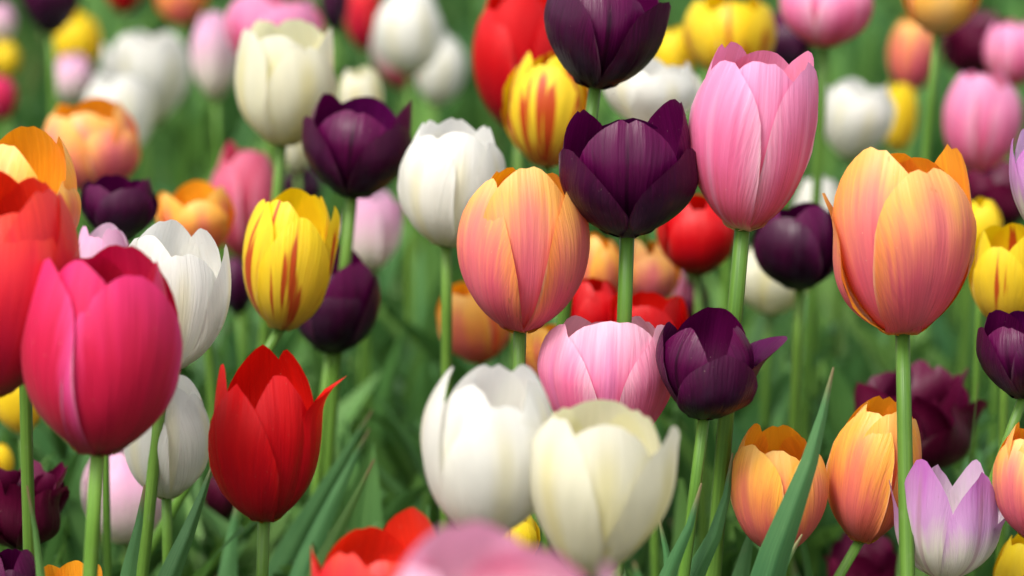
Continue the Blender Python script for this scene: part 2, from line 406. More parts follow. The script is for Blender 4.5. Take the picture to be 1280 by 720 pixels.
def petal_geo(H, R, phi, rng, tr=.6, L=1.0, W=1.08, n=4.5, e=.5, ring=1.0, cup=1.0, belly=.53, flare=0.0, curl=0.0,
              rib=.022, wave=.02, rag=.004, bend=0.0, notch=0.0, roll=0.0, inc=.12, low=1.0, pinch=0.0, nt=26, ns=17):
    """one petal: centre line bowed over the cup, cross-section an arc, rounded or pointed tip. tr: tip radius over belly radius"""
    # bow of the centre line: radius over height, then re-run by arc length and rounded off
    zz = np.linspace(0, 1, 241)
    low_z = np.array([0, .03, .13, .27, .41, .55])
    low_z = np.where(low_z > .13, .13 + (low_z - .13) * (belly - .13) / .42, low_z)
    low_r = np.array([.07, .28 * low, .61 * low, .84 * (low * .7 + .3), .955 * (low * .3 + .7), 1.0])
    f = np.clip((zz - belly) / (1 - belly), 0, 1)
    rz = np.where(zz < belly, interp(low_z, low_r, np.minimum(zz, belly)), 1 + (tr - 1) * f ** (1.9 if tr < 1 else 1.5))
    al = np.concatenate([[0], np.cumsum(np.hypot(np.diff(zz) * H, np.diff(rz) * R))])
    al = al / al[-1]
    tf = np.linspace(0, 1, 241)
    rf, zf = np.interp(tf, al, rz), np.interp(tf, al, zz)
    ker = np.exp(-np.linspace(-2, 2, 49) ** 2)
    ker = ker / ker.sum()
    ext = lambda q: np.concatenate([2 * q[0] - q[24:0:-1], q, 2 * q[-1] - q[-2:-26:-1]])
    blend = np.clip((tf - .06) / .14, 0, 1)
    rf = rf * (1 - blend) + np.convolve(ext(rf), ker, mode='valid') * blend
    zf = zf * (1 - blend) + np.convolve(ext(zf), ker, mode='valid') * blend
    prof_x, prof_y = [0, .10, .25, .45, .62, .80, 1.0], [.22, .46, .78, .98, 1.0, .92, .62]
    sl = np.linspace(-1, 1, ns)
    s = .45 * sl + .55 * np.sin(sl * math.pi / 2)
    v = np.linspace(0, 1, nt)
    S, Vv = np.meshgrid(s, v)
    # the top edge is an arc (rounded petal) or an ogive (pointed one) that runs smoothly into the sides
    drop = min(.72, max(.2, 2.25 / n))
    pa, pb = min(2.15, max(1.25, .85 + .22 * n)), min(2.0, max(1.25, .9 + .25 * n))
    p1, p2, p3 = rng.uniform(0, 6.28, 3)
    skew = rng.uniform(-.05, .05)
    T = Vv * (1 - drop * (1 - np.clip(1 - np.abs(S) ** pa, 0, 1) ** (1 / pb)) + skew * S * (1 - S * S))
    nick = .8 * np.sin(S * 4 + p3) + .35 * np.sin(S * 13 + p1)
    for _ in range(4):
        nick = nick - rng.uniform(.3, 3.2) * np.exp(-((S - rng.uniform(-.8, .8)) / rng.uniform(.05, .13)) ** 2)
    T = T + rag * nick * Vv ** 10 * (1 - S * S)
    T = T - notch * np.exp(-((S - skew) / .09) ** 2) * Vv ** 10
    T = np.clip(T, 0, 1.0)
    q = T * (.55 + .45 * L) if (L < 1 and tr < 1) else T
    ring = 1.0 + (ring - 1.0) * 1.35
    r = np.interp(q, tf, rf) * R * ring + curl * R * np.clip((T - .75) / .25, 0, 1) ** 2
    Z = np.interp(T, tf, zf) * H * L
    w = W * R * interp(prof_x, prof_y, T)
    rho = cup * np.maximum(r, .45 * R)
    a = S * w / rho
    a = 1.5 * np.tanh(a / 1.5)
    x = r - rho * (1 - np.cos(a))
    y = rho * np.sin(a)
    x = x + flare * R * np.abs(S) ** 2.5 * T ** 1.5
    x = x - rib * R * np.exp(-(S / .12) ** 2) * np.clip(T * 4, 0, 1)
    x = x + rib * .6 * R * np.exp(-((np.abs(S) - .25) / .12) ** 2) * np.clip(T * 3, 0, 1) * (1 - T * .8)
    x = x + wave * R * np.sin(S * 5.0 + p1 + T * 3.0) * T * np.abs(S) ** 1.2
    x = x + .5 * wave * R * np.sin(S * 3.0 + T * 7.0 + p2) * T
    for _ in range(4):
        fs, ft, f0 = rng.uniform(1, 7), rng.uniform(-9, 9), rng.uniform(0, 6.28)
        x = x + rng.uniform(.004, .011) * R * np.sin(S * fs + T * ft + f0) * np.clip(T * 3, 0, 1)
    ls, rsd = rng.uniform(.3, 1.7, 2)
    roll = roll * np.where(S < 0, ls, rsd)
    x = x - (inc if curl == 0 else 0) * R * np.clip((T - .68) / .32, 0, 1) ** 2
    x = x - pinch * R * np.abs(S) ** 1.4 * np.clip((T - .25) / .75, 0, 1) ** 1.5
    x = x + roll * R * np.clip((np.abs(S) - .74) / .26, 0, 1) ** 1.6 * np.clip(T * 2.5, 0, 1)
    y = y + bend * R * T ** 2
    er = np.array([math.sin(phi), -math.cos(phi)])
    et = np.array([math.cos(phi), math.sin(phi)])
    V = np.stack([x * er[0] + y * et[0], x * er[1] + y * et[1], Z], -1).reshape(-1, 3)
    U = np.stack([(S + 1) / 2, T], -1).reshape(-1, 2)
    return V, grid_faces(nt, ns), U


def tube(points, radii, seg=10):
    pts = [Vector(p) for p in points]
    V, F, U = [], [], []
    ref = Vector((1, 0, 0))
    for i, p in enumerate(pts):
        tan = (pts[min(i + 1, len(pts) - 1)] - pts[max(i - 1, 0)]).normalized()
        b = tan.cross(ref).normalized()
        c = b.cross(tan)
        for j in range(seg):
            an = 2 * math.pi * j / seg
            V.append(p + radii[i] * (math.cos(an) * c + math.sin(an) * b))
            U.append((j / seg, i / (len(pts) - 1)))
    for i in range(len(pts) - 1):
        for j in range(seg):
            k = (j + 1) % seg
            F.append((i * seg + j, i * seg + k, (i + 1) * seg + k, (i + 1) * seg + j))
    F.append(tuple(range((len(pts) - 1) * seg, len(pts) * seg)))
    return V, F, U


def bez(p0, p1, p2, n):
    return [(1 - t) ** 2 * p0 + 2 * t * (1 - t) * p1 + t * t * p2 for t in np.linspace(0, 1, n).tolist()]


def leaf_geo(path, width, fold=.5, side=None, twist=0.0, ns=7, tipn=1.1, wave=0.0, ph=0.0):
    """a long tulip leaf along PATH: widest low down, tapering to a point, folded along its midrib"""
    n = len(path)
    V, U = [], []
    for i, p in enumerate(path):
        t = i / (n - 1)
        tan = (path[min(i + 1, n - 1)] - path[max(i - 1, 0)]).normalized()
        sd = side or Vector((1, 0, 0))
        sd = (sd - tan * sd.dot(tan)).normalized()
        nr = tan.cross(sd)
        an = twist * t
        sd, nr = math.cos(an) * sd + math.sin(an) * nr, math.cos(an) * nr - math.sin(an) * sd
        w = width * .5 * (0.45 + 0.55 * math.sin(min(t / .45, 1) * math.pi / 2)) * max(0, 1 - max(0, (t - .45) / .55) ** 2.2) ** tipn + .0004
        for j in range(ns):
            s = -1 + 2 * j / (ns - 1)
            lift = fold * (abs(s) ** 1.25) * w + wave * width * math.sin(t * 11 + ph + (1.5 if s > 0 else 0)) * abs(s) * .5
            V.append(p + sd * (s * w * math.cos(fold * .7)) + nr * lift)
            U.append(((s + 1) / 2, t))
    return V, grid_faces(n, ns), U


# ------------------------------------------------------------------ ground
def ground():
    k = NT('garden_soil')
    pos = k.n('ShaderNodeNewGeometry').outputs['Position']
    a = k.noise(pos, 3.0, 4.0)
    b = k.noise(pos, 60.0, 6.0, .7)
    c = k.mix(b, (.022, .015, .010), (.085, .060, .040))
    sp = k.n('ShaderNodeSeparateXYZ')
    k.put(sp.inputs[0], pos)
    d = k.n('ShaderNodeVectorMath', operation='LENGTH')
    k.put(d.inputs[0], pos)
    lawn = k.mix(b, (.03, .08, .02), (.08, .16, .04))
    far = k.smooth(k.math('ADD', d.outputs['Value'], k.math('MULTIPLY', a, 2.0)), 6.5, 8.0)
    c = k.mix(far, c, lawn)
    bp = k.n('ShaderNodeBump')
    bp.inputs['Distance'].default_value = .02
    k.put(bp.inputs['Height'], b)
    p = k.n('ShaderNodeBsdfPrincipled')
    k.put(p.inputs['Base Color'], c)
    p.inputs['Roughness'].default_value = .95
    k.put(p.inputs['Normal'], bp.outputs[0])
    k.t.links.new(p.outputs[0], k.n('ShaderNodeOutputMaterial').inputs[0])
    rng = np.random.default_rng(3)
    # fine clods near the bed, one sheet out to the horizon
    g = np.concatenate([[-250, -60, -20, -8], np.linspace(-4, 4, 81), [8, 20, 60, 250]])
    V = []
    for yy in g:
        for xx in g:
            near = abs(xx) <= 4 and abs(yy) <= 4
            V.append((xx, yy + 2, (rng.uniform(-.012, .012) - .012) if near else -.012))
    o = mesh_obj('ground', V, grid_faces(len(g), len(g)), None, k.m)
    o['kind'] = 'structure'


ground()

# ------------------------------------------------------------------ tulips
HEADS = []      # (px, py, half width, half height, depth) of every bloom, so that loose foliage keeps clear of them


def tulip(label, var, base, top, w, d, form='egg', ph=None, petals=None, tweak=None, pitch=0.0, stem=None, leaves=2, seed=None,
          stamens=False, hero_leaves=(), rs=1.0, stem_r=None, lo=False, foot=None):
    sd = seed if seed is not None else (abs(hash_str(label)) % 100000)
    rng = np.random.default_rng(sd)
    m = d / FPX
    dx, dy = top[0] - base[0], base[1] - top[1]
    tilt = math.atan2(dx, dy)
    R = w * m * .5 * rs
    trm = {'egg': .5, 'cup': .9, 'goblet': .72, 'lily': 1.2, 'parrot': 1.0, 'bud': .35}[form]
    H = max((math.hypot(dx, dy) * m - .2 * trm * R) / math.cos(PITCH), 1.0 * R)
    P = at(base[0], base[1], d)
    P.y += .0
    # ground point of the stem
    if stem:
        q = at(stem[0], stem[1], d)
        sl = (q.x - P.x) / (q.z - P.z)
        gx = P.x - sl * P.z * .8
    else:
        gx = P.x - math.tan(tilt) * P.z * .35 + rng.uniform(-.015, .015)
    gy = P.y + rng.uniform(-.02, .03)
    if foot is not None:
        gy = P.y + foot
    G = Vector((gx, gy, 0))
    root = bpy.data.objects.new('tulip', None)
    root.empty_display_size = .03
    COL.objects.link(root)
    root.location = G
    root['label'] = label
    root['category'] = 'tulip'
    root['group'] = GROUPS[var]
    Z = Vector((math.sin(tilt), -math.sin(pitch), 0))
    Z.z = math.sqrt(max(.05, 1 - Z.x ** 2 - Z.y ** 2))
    Y = Z.cross(Vector((1, 0, 0))).normalized()
    X = Y.cross(Z)
    rot = Matrix((X, Y, Z)).transposed()
    # stem: leaves the ground, bows, meets the bloom along its axis
    sr = stem_r or .0030 * (R / .029) ** .6
    q0 = P - G
    mid = q0 - Z * (q0.z * .55)
    if stem:
        mid = Vector((q0.x * .5, q0.y * .5, q0.z * .5)) + Vector((rng.uniform(-.006, .006), 0, 0))
    pts = bez(Vector((0, 0, -.01)), mid, q0 + Z * (.02 * H), 14)
    V, F, U = tube(pts, [sr * (1.25 - .3 * i / 13) for i in range(14)])
    mesh_obj('stem', V, F, U, M_STEM, root)
    # bloom: receptacle with the pistil inside it, petals around
    prof = [(-.012, .0), (-.008, sr * 1.0), (.0, sr * 1.15), (.02, sr * 1.15), (.06, sr * .8), (.36, sr * .9), (.42, sr * .95), (.44, sr * 1.5), (.47, sr * 1.2), (.48, 0.0002)]
    V, F, U = tube([Vector((0, 0, z * H)) for z, _ in prof], [max(r, .0002) for _, r in prof], 10)
    head = mesh_obj('flower_head', V, F, U, M_STEM, root)
    head.matrix_parent_inverse = Matrix.Identity(4)
    head.matrix_basis = Matrix.Translation(q0) @ rot.to_4x4()
    base_set = {'egg': dict(tr=.66, belly=.53, inc=.14, W=1.12, n=5.2, e=.55, cup=1.0), 'cup': dict(inc=.08, low=.86, belly=.6, tr=.90, W=1.05, n=5.2, e=.52, cup=.95),
                'goblet': dict(tr=.82, belly=.54, W=1.08, n=5.2, e=.55, cup=.98), 'lily': dict(tr=1.15, W=.80, n=2.2, e=.85, cup=.75, inc=0),
                'parrot': dict(tr=1.1, W=1.2, n=5.5, e=.45, cup=.95, wave=.34, rag=.045, inc=0), 'bud': dict(tr=.34, W=1.15, n=3.4, e=.6)}[form]
    nt, ns = (15, 11) if lo else (26, 17)
    if petals is None:
        ph = rng.uniform(0, 120) if ph is None else ph
        petals = []
        for i in range(3):
            petals.append(dict(phi=ph + 120 * i + rng.uniform(-7, 7), ring=1.02, L=rng.uniform(.86, .98)))
            petals.append(dict(phi=ph + 60 + 120 * i + rng.uniform(-7, 7), ring=.92, L=rng.uniform(.95, 1.03)))
        for i, kw in (tweak or {}).items():
            petals[i].update(kw)
    for pk in petals:
        kw = dict(base_set)
        kw['tr'] = kw['tr'] * rng.uniform(.9, 1.1)
        kw['inc'] = kw.get('inc', .14) * rng.uniform(.6, 1.5)
        kw['wave'] = kw.get('wave', .022) * rng.uniform(.7, 1.5)
        kw['bend'] = rng.uniform(-.10, .10)
        kw['pinch'] = 0 if form == 'parrot' else max(0.0, rng.uniform(-.12, .28)) if pk.get('ring', 1) < .99 else max(0, rng.uniform(-.06, .05))
        kw['W'] = kw['W'] * rng.uniform(.92, 1.1)
        kw['flare'] = rng.uniform(-.04, .08)
        kw['roll'] = rng.uniform(-.01, .05) if pk.get('ring', 1) < .99 else rng.uniform(.02, .09)
        kw['rib'] = rng.uniform(.008, .03)
        kw['notch'] = rng.choice([0.0, 0.0, .02, .035])
        kw.update(pk)
        phi = rad(kw.pop('phi'))
        kw_ring = kw.get('ring', 1.0)
        V, F, U = petal_geo(H, R, phi, rng, nt=nt, ns=ns, **kw)
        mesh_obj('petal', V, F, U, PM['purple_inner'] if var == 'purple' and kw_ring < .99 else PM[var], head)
    if stamens:
        for i in range(6):
            an = rad(60 * i + 15)
            o = Vector((math.cos(an), math.sin(an), 0))
            pts = [o * (.08 * R) + Vector((0, 0, .03 * H)), o * (.25 * R) + Vector((0, 0, .3 * H)), o * (.3 * R) + Vector((0, 0, .4 * H)),
                   o * (.34 * R) + Vector((0, 0, .5 * H)), o * (.40 * R) + Vector((0, 0, .66 * H)), o * (.42 * R) + Vector((0, 0, .7 * H))]
            V, F, U = tube(pts, [.0006, .0006, .0007, .0016, .0015, .0004], 6)
            mesh_obj('stamen', V, F, U, M_STAMEN, head)
    # leaves from the foot of the stem
    for i in range(leaves):
        an = rng.uniform(0, 2 * math.pi)
        hgt = min(P.z * rng.uniform(.55, .78), .34)
        out = rng.uniform(.03, .09)
        dirv = Vector((math.cos(an), math.sin(an), 0))
        path = bez(dirv * .004 + Vector((0, 0, 0)), dirv * (out * .15) + Vector((0, 0, hgt * .7)), dirv * out + Vector((0, 0, hgt)), 12)
        V, F, U = leaf_geo(path, rng.uniform(.018, .034), fold=rng.uniform(.3, .8), side=Vector((-math.sin(an), math.cos(an), 0)), twist=rng.uniform(-.9, .9), wave=.12, ph=rng.uniform(0, 6))
        mesh_obj('leaf', V, F, U, M_LEAF if rng.random() < .7 else M_LEAF2, root)
    # leaves seen clearly in the photo: (tip px, lower px, depth, width, fold, side angle, twist, material)
    for (t0, t1, b, dl, wd, fold, ang, tw, mt) in hero_leaves:
        tip = at(*t0, dl) - G
        mdl = at(*t1, dl) - G
        low = at(*b, dl) - G
        dn = (low - mdl).normalized()
        foot = low + dn * (low.z / max(.2, -dn.z)) * 1.0
        foot = Vector((foot.x * .6, foot.y * .6, 0))
        ctrl = [foot, low, mdl, tip]
        ch = np.concatenate([[0], np.cumsum([(ctrl[i + 1] - ctrl[i]).length for i in range(3)])])
        ch = ch / ch[-1]
        qs = np.linspace(0, 1, 26)
        path = [Vector(p) for p in np.stack([interp(ch, [c[i] for c in ctrl], qs) for i in range(3)], -1).tolist()]
        a = rad(ang)
        V, F, U = leaf_geo(path, wd, fold=fold, side=Vector((math.cos(a), math.sin(a), 0)), twist=tw, ns=9)
        mesh_obj('leaf', V, F, U, mt, root)
    HEADS.append(((base[0] + top[0]) / 2, (base[1] + top[1]) / 2, w * .5, math.hypot(dx, dy) * .5, d))
    return root


def hash_str(s):
    h = 7
    for ch in s:
        h = (h * 131 + ord(ch)) % 1000003
    return h


def P(phi, ring=1.0, L=1.0, **k):
    return dict(phi=phi, ring=ring, L=L, **k)


# --- blooms in the plane of focus
tulip('tall peach and orange tulip with a pink base, standing alone before the lilac one', 'peach', (1128, 416), (1122, 184), 176, 1.13, 'egg',
      petals=[P(24, 1.03, .98, tr=.72, W=1.2, n=4.6, belly=.58, low=.92, inc=.08), P(-36, .96, 1.07, tr=.66, n=4.2, belly=.58, low=.92, inc=.08), P(-98, 1.0, .80, tr=1.0, W=.8, curl=.18, n=3.4),
              P(116, .98, 1.02, tr=.98, W=.95, n=4), P(150, .95, .94, tr=.6), P(212, .92, .97, tr=.58)], stem=(1128, 700), stem_r=.0031, leaves=1, foot=-.15)
tulip(seed=54231, label='open dark purple tulip between the flushed peach and the tall pink tulips', var='purple', base=(784, 294), top=(782, 128), w=172, d=1.13, form='cup',
      petals=[P(-64, 1.02, .80, tr=1.06, W=1.25, n=2.7, cup=.95), P(58, 1.03, .78, tr=1.08, W=1.3, n=2.9, cup=.95), P(178, 1.0, .88, tr=.8),
              P(-2, .90, 1.02, tr=.72, W=1.02, n=4.6, cup=1.1, rib=.08, notch=.05, inc=.03, pinch=0), P(-122, .95, 1.0, tr=.88, W=.95), P(108, .95, 1.10, tr=.92, W=1.15, n=4.6)],
      stem=(782, 400), stem_r=.0031, leaves=1)
tulip(seed=55973, label='tall bright pink tulip with paler tips, beside the open dark purple bloom', var='pink', base=(928, 286), top=(947, 58), w=150, d=1.13, form='egg',
      petals=[P(-50, 1.03, .95, tr=.74, W=1.12, n=5, inc=.08, belly=.58), P(56, 1.0, .97, tr=.86, W=1.0, n=4.6, inc=.04, belly=.58, rag=.008), P(178, 1.0, .96, tr=.82, n=6),
              P(4, .95, .98, tr=.78, n=5, inc=.05, belly=.58, rag=.01, pinch=.1), P(112, .95, 1.0, tr=.9, n=4.5, inc=.02, belly=.6), P(-128, .95, 1.0, tr=.86, W=1.25, n=6, belly=.6, inc=.08)],
      stem=(921, 390), stem_r=.0033, leaves=1)
tulip('peach tulip flushed rose at its base, partly under the open dark purple bloom', 'peach', (650, 413), (658, 204), 156, 1.14, 'egg',
      petals=[P(-52, 1.03, .97, tr=.66, W=1.02, n=3.2, inc=.08), P(66, 1.03, .95, tr=.76, W=1.0, n=4, inc=.08), P(182, 1.0, .94, tr=.6),
              P(8, .95, 1.06, tr=.68, W=1.1, n=4.6, inc=.08), P(-118, .93, .98, tr=.62), P(125, .93, .96, tr=.64)], stem=(649, 480), leaves=1)
tulip('pale pink open tulip with light petal edges, behind the cream tulip', 'pale_pink', (760, 565), (757, 372), 166, 1.15, 'cup',
      petals=[P(-60, 1.03, .95, tr=.80, W=1.05, n=4.2), P(58, 1.03, .93, tr=.84, W=1.1, n=4.6), P(180, 1.0, .84, tr=.7),
              P(-3, .97, 1.0, tr=.72, W=1.3, n=6.5), P(-122, .95, .92, tr=.74), P(118, .95, .90, tr=.76)], leaves=1)
tulip('dark purple tulip with one petal flung outward, touching the pale pink one', 'purple', (880, 522), (886, 386), 130, 1.12, 'cup',
      petals=[P(12, 1.03, .76, tr=.92, W=1.1, n=4.2, rib=.05, inc=.05, belly=.45, low=1.0), P(94, 1.0, .84, tr=1.5, W=1.2, n=4, cup=.75, inc=0), P(-108, 1.0, .92, tr=.85),
              P(-46, .95, .96, tr=.72, n=3.6), P(62, .92, .98, tr=.66, n=3.4, W=.9), P(178, .95, 1.04, tr=.8, W=1.1)], stem=(862, 640), leaves=1,
      hero_leaves=[((877, 604), (862, 660), (835, 722), 1.10, .021, .35, 5, .2, M_LEAF), ((916, 566), (905, 640), (868, 722), 1.14, .021, .5, -10, .3, M_LEAF), ((946, 640), (936, 680), (925, 730), 1.2, .030, .3, 10, .1, M_LEAF)])
tulip('pointed lilac and white tulip opening like a star beside the peach tulip stem', 'lilac', (1180, 722), (1184, 555), 132, 1.14, 'lily',
      petals=[P(30, 1.03, 1.02, tr=.98, W=1.0, n=2.4, rib=.07), P(-42, 1.0, 1.12, tr=.98, W=1.02, n=2.7), P(86, 1.0, .86, tr=1.7, W=1.0, n=2.5),
              P(-95, 1.0, .82, tr=1.18, W=.7, n=2.2), P(135, .95, .92, tr=1.0, W=.9, n=2.6), P(195, .95, .85, tr=.8, W=.9)], leaves=1,
      hero_leaves=[((1223, 478), (1216, 550), (1206, 640), 1.24, .007, .6, 70, .2, M_LEAF2)])
tulip('glossy red tulip with pointed petals, one tip curling outward', 'red', (330, 650), (338, 434), 140, 1.10, 'goblet',
      petals=[P(-28, 1.03, .90, tr=.82, W=1.05, n=2.9, inc=.06, belly=.55), P(76, 1.0, .93, tr=1.04, W=1.15, n=3.2, curl=.45, cup=.5, pinch=0), P(190, 1.0, 1.02, tr=.7, n=3),
              P(24, .95, .97, tr=.70, W=1.0, n=3.0, inc=.05, belly=.55), P(-80, .97, .96, tr=.84, W=1.05, n=4.6, inc=.05, belly=.55), P(140, .93, 1.03, tr=.62, W=1.05, n=3.0)],
      stem=(326, 718), leaves=1, hero_leaves=[((468, 574), (436, 640), (395, 722), 1.24, .018, .4, 0, .2, M_LEAF2), ((462, 536), (425, 610), (378, 722), 1.30, .020, .4, 0, .2, M_LEAF), ((466, 512), (410, 610), (350, 722), 1.34, .024, .3, 10, .3, M_LEAF)])
tulip('large magenta tulip with pinched petals, overlapping the scarlet one', 'magenta', (122, 566), (140, 308), 186, 1.03, 'egg',
      petals=[P(30, 1.04, .97, tr=.76, W=1.2, n=4.4, inc=.06), P(-62, 1.04, .99, tr=.80, W=1.12, n=5.2, inc=.06), P(165, 1.0, 1.01, tr=.76, n=5, inc=.2),
              P(-26, .97, 1.02, tr=.76, W=1.0, n=4.5, inc=.04), P(98, .97, .97, tr=.84, n=5, inc=.12), P(-150, .95, .95, tr=.74, n=5, inc=.2)], stem=(103, 718), leaves=1,
      hero_leaves=[((34, 607), (44, 660), (52, 722), 1.07, .011, .5, 10, .3, M_LEAF2)])
tulip('scarlet tulip cut by the photo edge, leaning over the magenta one', 'scarlet', (-22, 492), (24, 216), 200, 1.04, 'egg',
      petals=[P(15, 1.03, .90, tr=.62, W=1.2, n=4.5), P(92, 1.0, .97, tr=.80, W=1.0, n=4.0), P(-100, 1.0, .95), P(55, .95, 1.0, tr=.66, W=1.0), P(140, .95, 1.0, tr=.75), P(-150, .95, 1.0)], leaves=1)
tulip('bright orange tulip with peach petal edges rising behind the scarlet one', 'orange', (30, 330), (36, 160), 144, 1.10, 'goblet',
      petals=[P(10, 1.03, .78, tr=.8, W=.95, n=4), P(70, 1.0, .70, tr=.95, W=.95, n=3.6), P(-60, 1.0, .8, tr=.8), P(-20, .95, .98, tr=.78, n=4.5), P(110, .95, .98, tr=.85, n=4), P(180, .95, 1.03, tr=.8)], leaves=1)
tulip('white open tulip standing behind the magenta one', 'white', (205, 462), (222, 280), 142, 1.16, 'goblet', ph=22, leaves=1,
      petals=[P(20, 1.0, .92, tr=.78, W=1.1), P(88, 1.05, .95, tr=.95, W=1.0, n=4.2), P(-80, 1.0, .95), P(-30, .95, 1.0, tr=.78), P(130, .95, 1.0, tr=.88), P(205, .95, 1.03)], stem=(190, 560))
tulip('closed white tulip on a thin stem between the magenta and red tulips', 'white', (208, 621), (214, 466), 108, 1.19, 'egg', ph=-40, stem=(208, 715), leaves=1,
      hero_leaves=[((270, 570), (245, 645), (212, 730), 1.13, .026, .9, 10, .1, M_LEAF), ((181, 606), (172, 665), (158, 730), 1.12, .019, .3, 0, .2, M_LEAF), ((298, 620), (290, 670), (284, 730), 1.3, .024, .3, 0, .2, M_LEAF)])
tulip(seed=95555, label='rounded white tulip in front, leaning on the cream yellow one', var='white', base=(606, 668), top=(612, 448), w=166, d=1.00, form='goblet',
      petals=[P(18, 1.05, .88, tr=.70, W=1.25, n=3.9, inc=.1), P(-88, 1.0, 1.02, tr=.72, W=.95, n=4.2), P(125, 1.0, 1.0, tr=.80, W=1.1), P(74, .97, .97, tr=.80, W=1.05, n=4), P(-36, .96, .96, tr=.62, W=1.0, n=4), P(185, .95, .98, tr=.66)], leaves=1)
tulip('cream tulip with yellow midribs spreading open in front of the pale pink one', 'cream', (740, 716), (756, 490), 178, 0.99, 'cup',
      petals=[P(-48, 1.02, 1.0, tr=.82, W=1.0, n=3.7, belly=.6, low=.86, inc=.05), P(60, 1.03, .96, tr=1.02, W=1.0, n=3.8, cup=.85, low=.82, inc=.03), P(180, 1.0, .96, tr=.72, n=7), P(6, .95, .99, tr=.80, W=1.1, n=5.5, low=.86, inc=.03, belly=.58), P(-115, .95, .94, tr=.76), P(128, .95, .94, tr=.78, n=6)], leaves=1,
      hero_leaves=[((822, 640), (830, 672), (838, 722), 1.14, .015, .5, 0, .2, M_LEAF), ((775, 690), (778, 710), (782, 735), 1.16, .02, .3, 0, .2, M_LEAF)])
tulip('very blurred pink tulip close to the lens below the white pair', 'orchid', (624, 880), (624, 652), 290, 0.76, 'cup',
      petals=[P(-48, 1.0, 1.02, tr=.86, W=.95, n=3.6), P(72, 1.0, .94, tr=1.0, W=.95, n=3.6), P(205, 1.0, .98, tr=.9), P(12, .95, .88, tr=.8, W=1.0), P(145, .95, .84, tr=.8), P(-95, .95, .9, tr=.86)], leaves=0)
tulip('wide red tulip cropped by the bottom edge, tucked behind the blurred pink one', 'scarlet', (478, 830), (478, 640), 172, 1.00, 'cup',
      petals=[P(-80, 1.0, .90, tr=1.05, W=.95, n=3.6), P(-30, 1.0, .96, tr=.85, W=.95, n=3.6), P(60, 1.0, 1.0, tr=.9, W=1.1, n=4), P(15, .95, .88, tr=.8), P(130, .95, 1.05, tr=.85), P(210, .95, .9, tr=.8)], leaves=1)
tulip('stubby orange tulip with frilled yellow tips, crossed by a long green leaf', 'orange', (974, 690), (966, 524), 118, 1.15, 'goblet',
      petals=[P(-50, 1.0, .93, tr=.8, rag=.012), P(52, 1.03, .86, tr=.86, W=1.1, n=5), P(175, 1.0, .95), P(0, .95, .88, tr=.75, rag=.012), P(-115, .95, 1.0, rag=.012), P(120, .95, .9, rag=.012)], leaves=1,
      hero_leaves=[((1042, 459), (1018, 560), (962, 722), 1.08, .025, .6, 10, -.15, M_LEAF), ((1003, 668), (985, 700), (960, 740), 1.12, .024, .4, 0, .2, M_LEAF)])
tulip('orange tulip leaning behind the stem of the tall peach tulip', 'orange', (1076, 676), (1106, 494), 110, 1.16, 'egg',
      petals=[P(-35, 1.03, .95, tr=.62, W=1.15), P(70, 1.0, .92, tr=.7), P(185, 1.0, 1.0), P(15, .95, .98), P(-100, .95, .97), P(125, .95, .98, rag=.012)], stem=(1050, 718), leaves=1)
tulip('peach tulip cut by the photo edge beside the lilac star bloom', 'peach', (1292, 672), (1288, 522), 100, 1.12, 'egg', ph=-50, leaves=1)
tulip('yellow tulip with a red flame, low behind the lilac star bloom', 'yellow', (1280, 790), (1275, 662), 76, 1.20, 'egg', ph=-25, leaves=1)
tulip('dark purple tulip cut by the photo edge in front of the yellow one', 'purple', (1280, 496), (1268, 384), 112, 1.12, 'cup',
      petals=[P(-78, 1.0, .93, tr=.92, W=.9), P(30, 1.0, .95, tr=.8, W=1.1), P(160, 1.0, .95), P(-25, .95, .95, tr=.7, W=1.0), P(95, .95, 1.0), P(220, .95, 1.0)], leaves=1, stem=(1245, 590))
tulip('yellow tulip with thin red streaks behind the dark purple edge bloom', 'yellow', (1258, 408), (1256, 278), 92, 1.24, 'goblet', ph=-30, leaves=1)
tulip('frosted lilac petal tip at the photo edge, above the streaked yellow tulip', 'lilac', (1310, 300), (1298, 158), 90, 1.16, 'cup',
      petals=[P(-85, 1.0, 1.0, tr=.98, W=.8, n=2.6, e=.7), P(35, 1.0, .95), P(155, 1.0, .95), P(-25, .95, .95), P(95, .95, 1.0), P(215, .95, 1.0)], leaves=1)
tulip('dark purple tulip hanging at the bottom corner, below the frilled maroon one', 'purple', (10, 800), (18, 680), 86, 1.10, 'egg', ph=10, leaves=1)
tulip('small open orange tulip showing yellow stamens, low under the magenta bloom', 'orange', (92, 775), (92, 704), 76, 1.13, 'cup', ph=0, stamens=True, leaves=1, rs=1.0,
      petals=[P(0, 1.0, .62, tr=1.1), P(120, 1.0, 1.0, tr=1.1), P(240, 1.0, 1.0, tr=1.1), P(60, .95, .72, tr=1.2), P(180, .95, 1.0, tr=1.1), P(300, .95, .72, tr=1.2)])

# --- just behind the plane of focus
tulip('plump dark purple tulip behind the stem of the tall pink one', 'purple', (1000, 360), (994, 246), 112, 1.34, 'goblet', ph=-25, stem=(994, 540), lo=False)
tulip('white tulip half hidden between the tall pink and plump purple tulips', 'white', (1022, 330), (1020, 216), 64, 1.58, 'egg', lo=True)
tulip('cream tulip hanging low behind the plump purple one', 'cream', (962, 392), (965, 296), 92, 1.55, 'egg', lo=True)
tulip('rounded red tulip showing between the open purple and tall pink blooms', 'red', (872, 342), (868, 240), 94, 1.38, 'egg', ph=5)
tulip('peach tulip in soft blur behind the stem of the open purple bloom', 'peach', (806, 384), (808, 296), 78, 1.42, 'egg', lo=True)
tulip('orange tulip squeezed between the two peach blooms, behind the purple stem', 'orange', (745, 384), (748, 292), 62, 1.38, 'egg', lo=True)
tulip('red tulip with squared petals above the pale pink one', 'red', (812, 460), (808, 358), 96, 1.30, 'cup', ph=0)
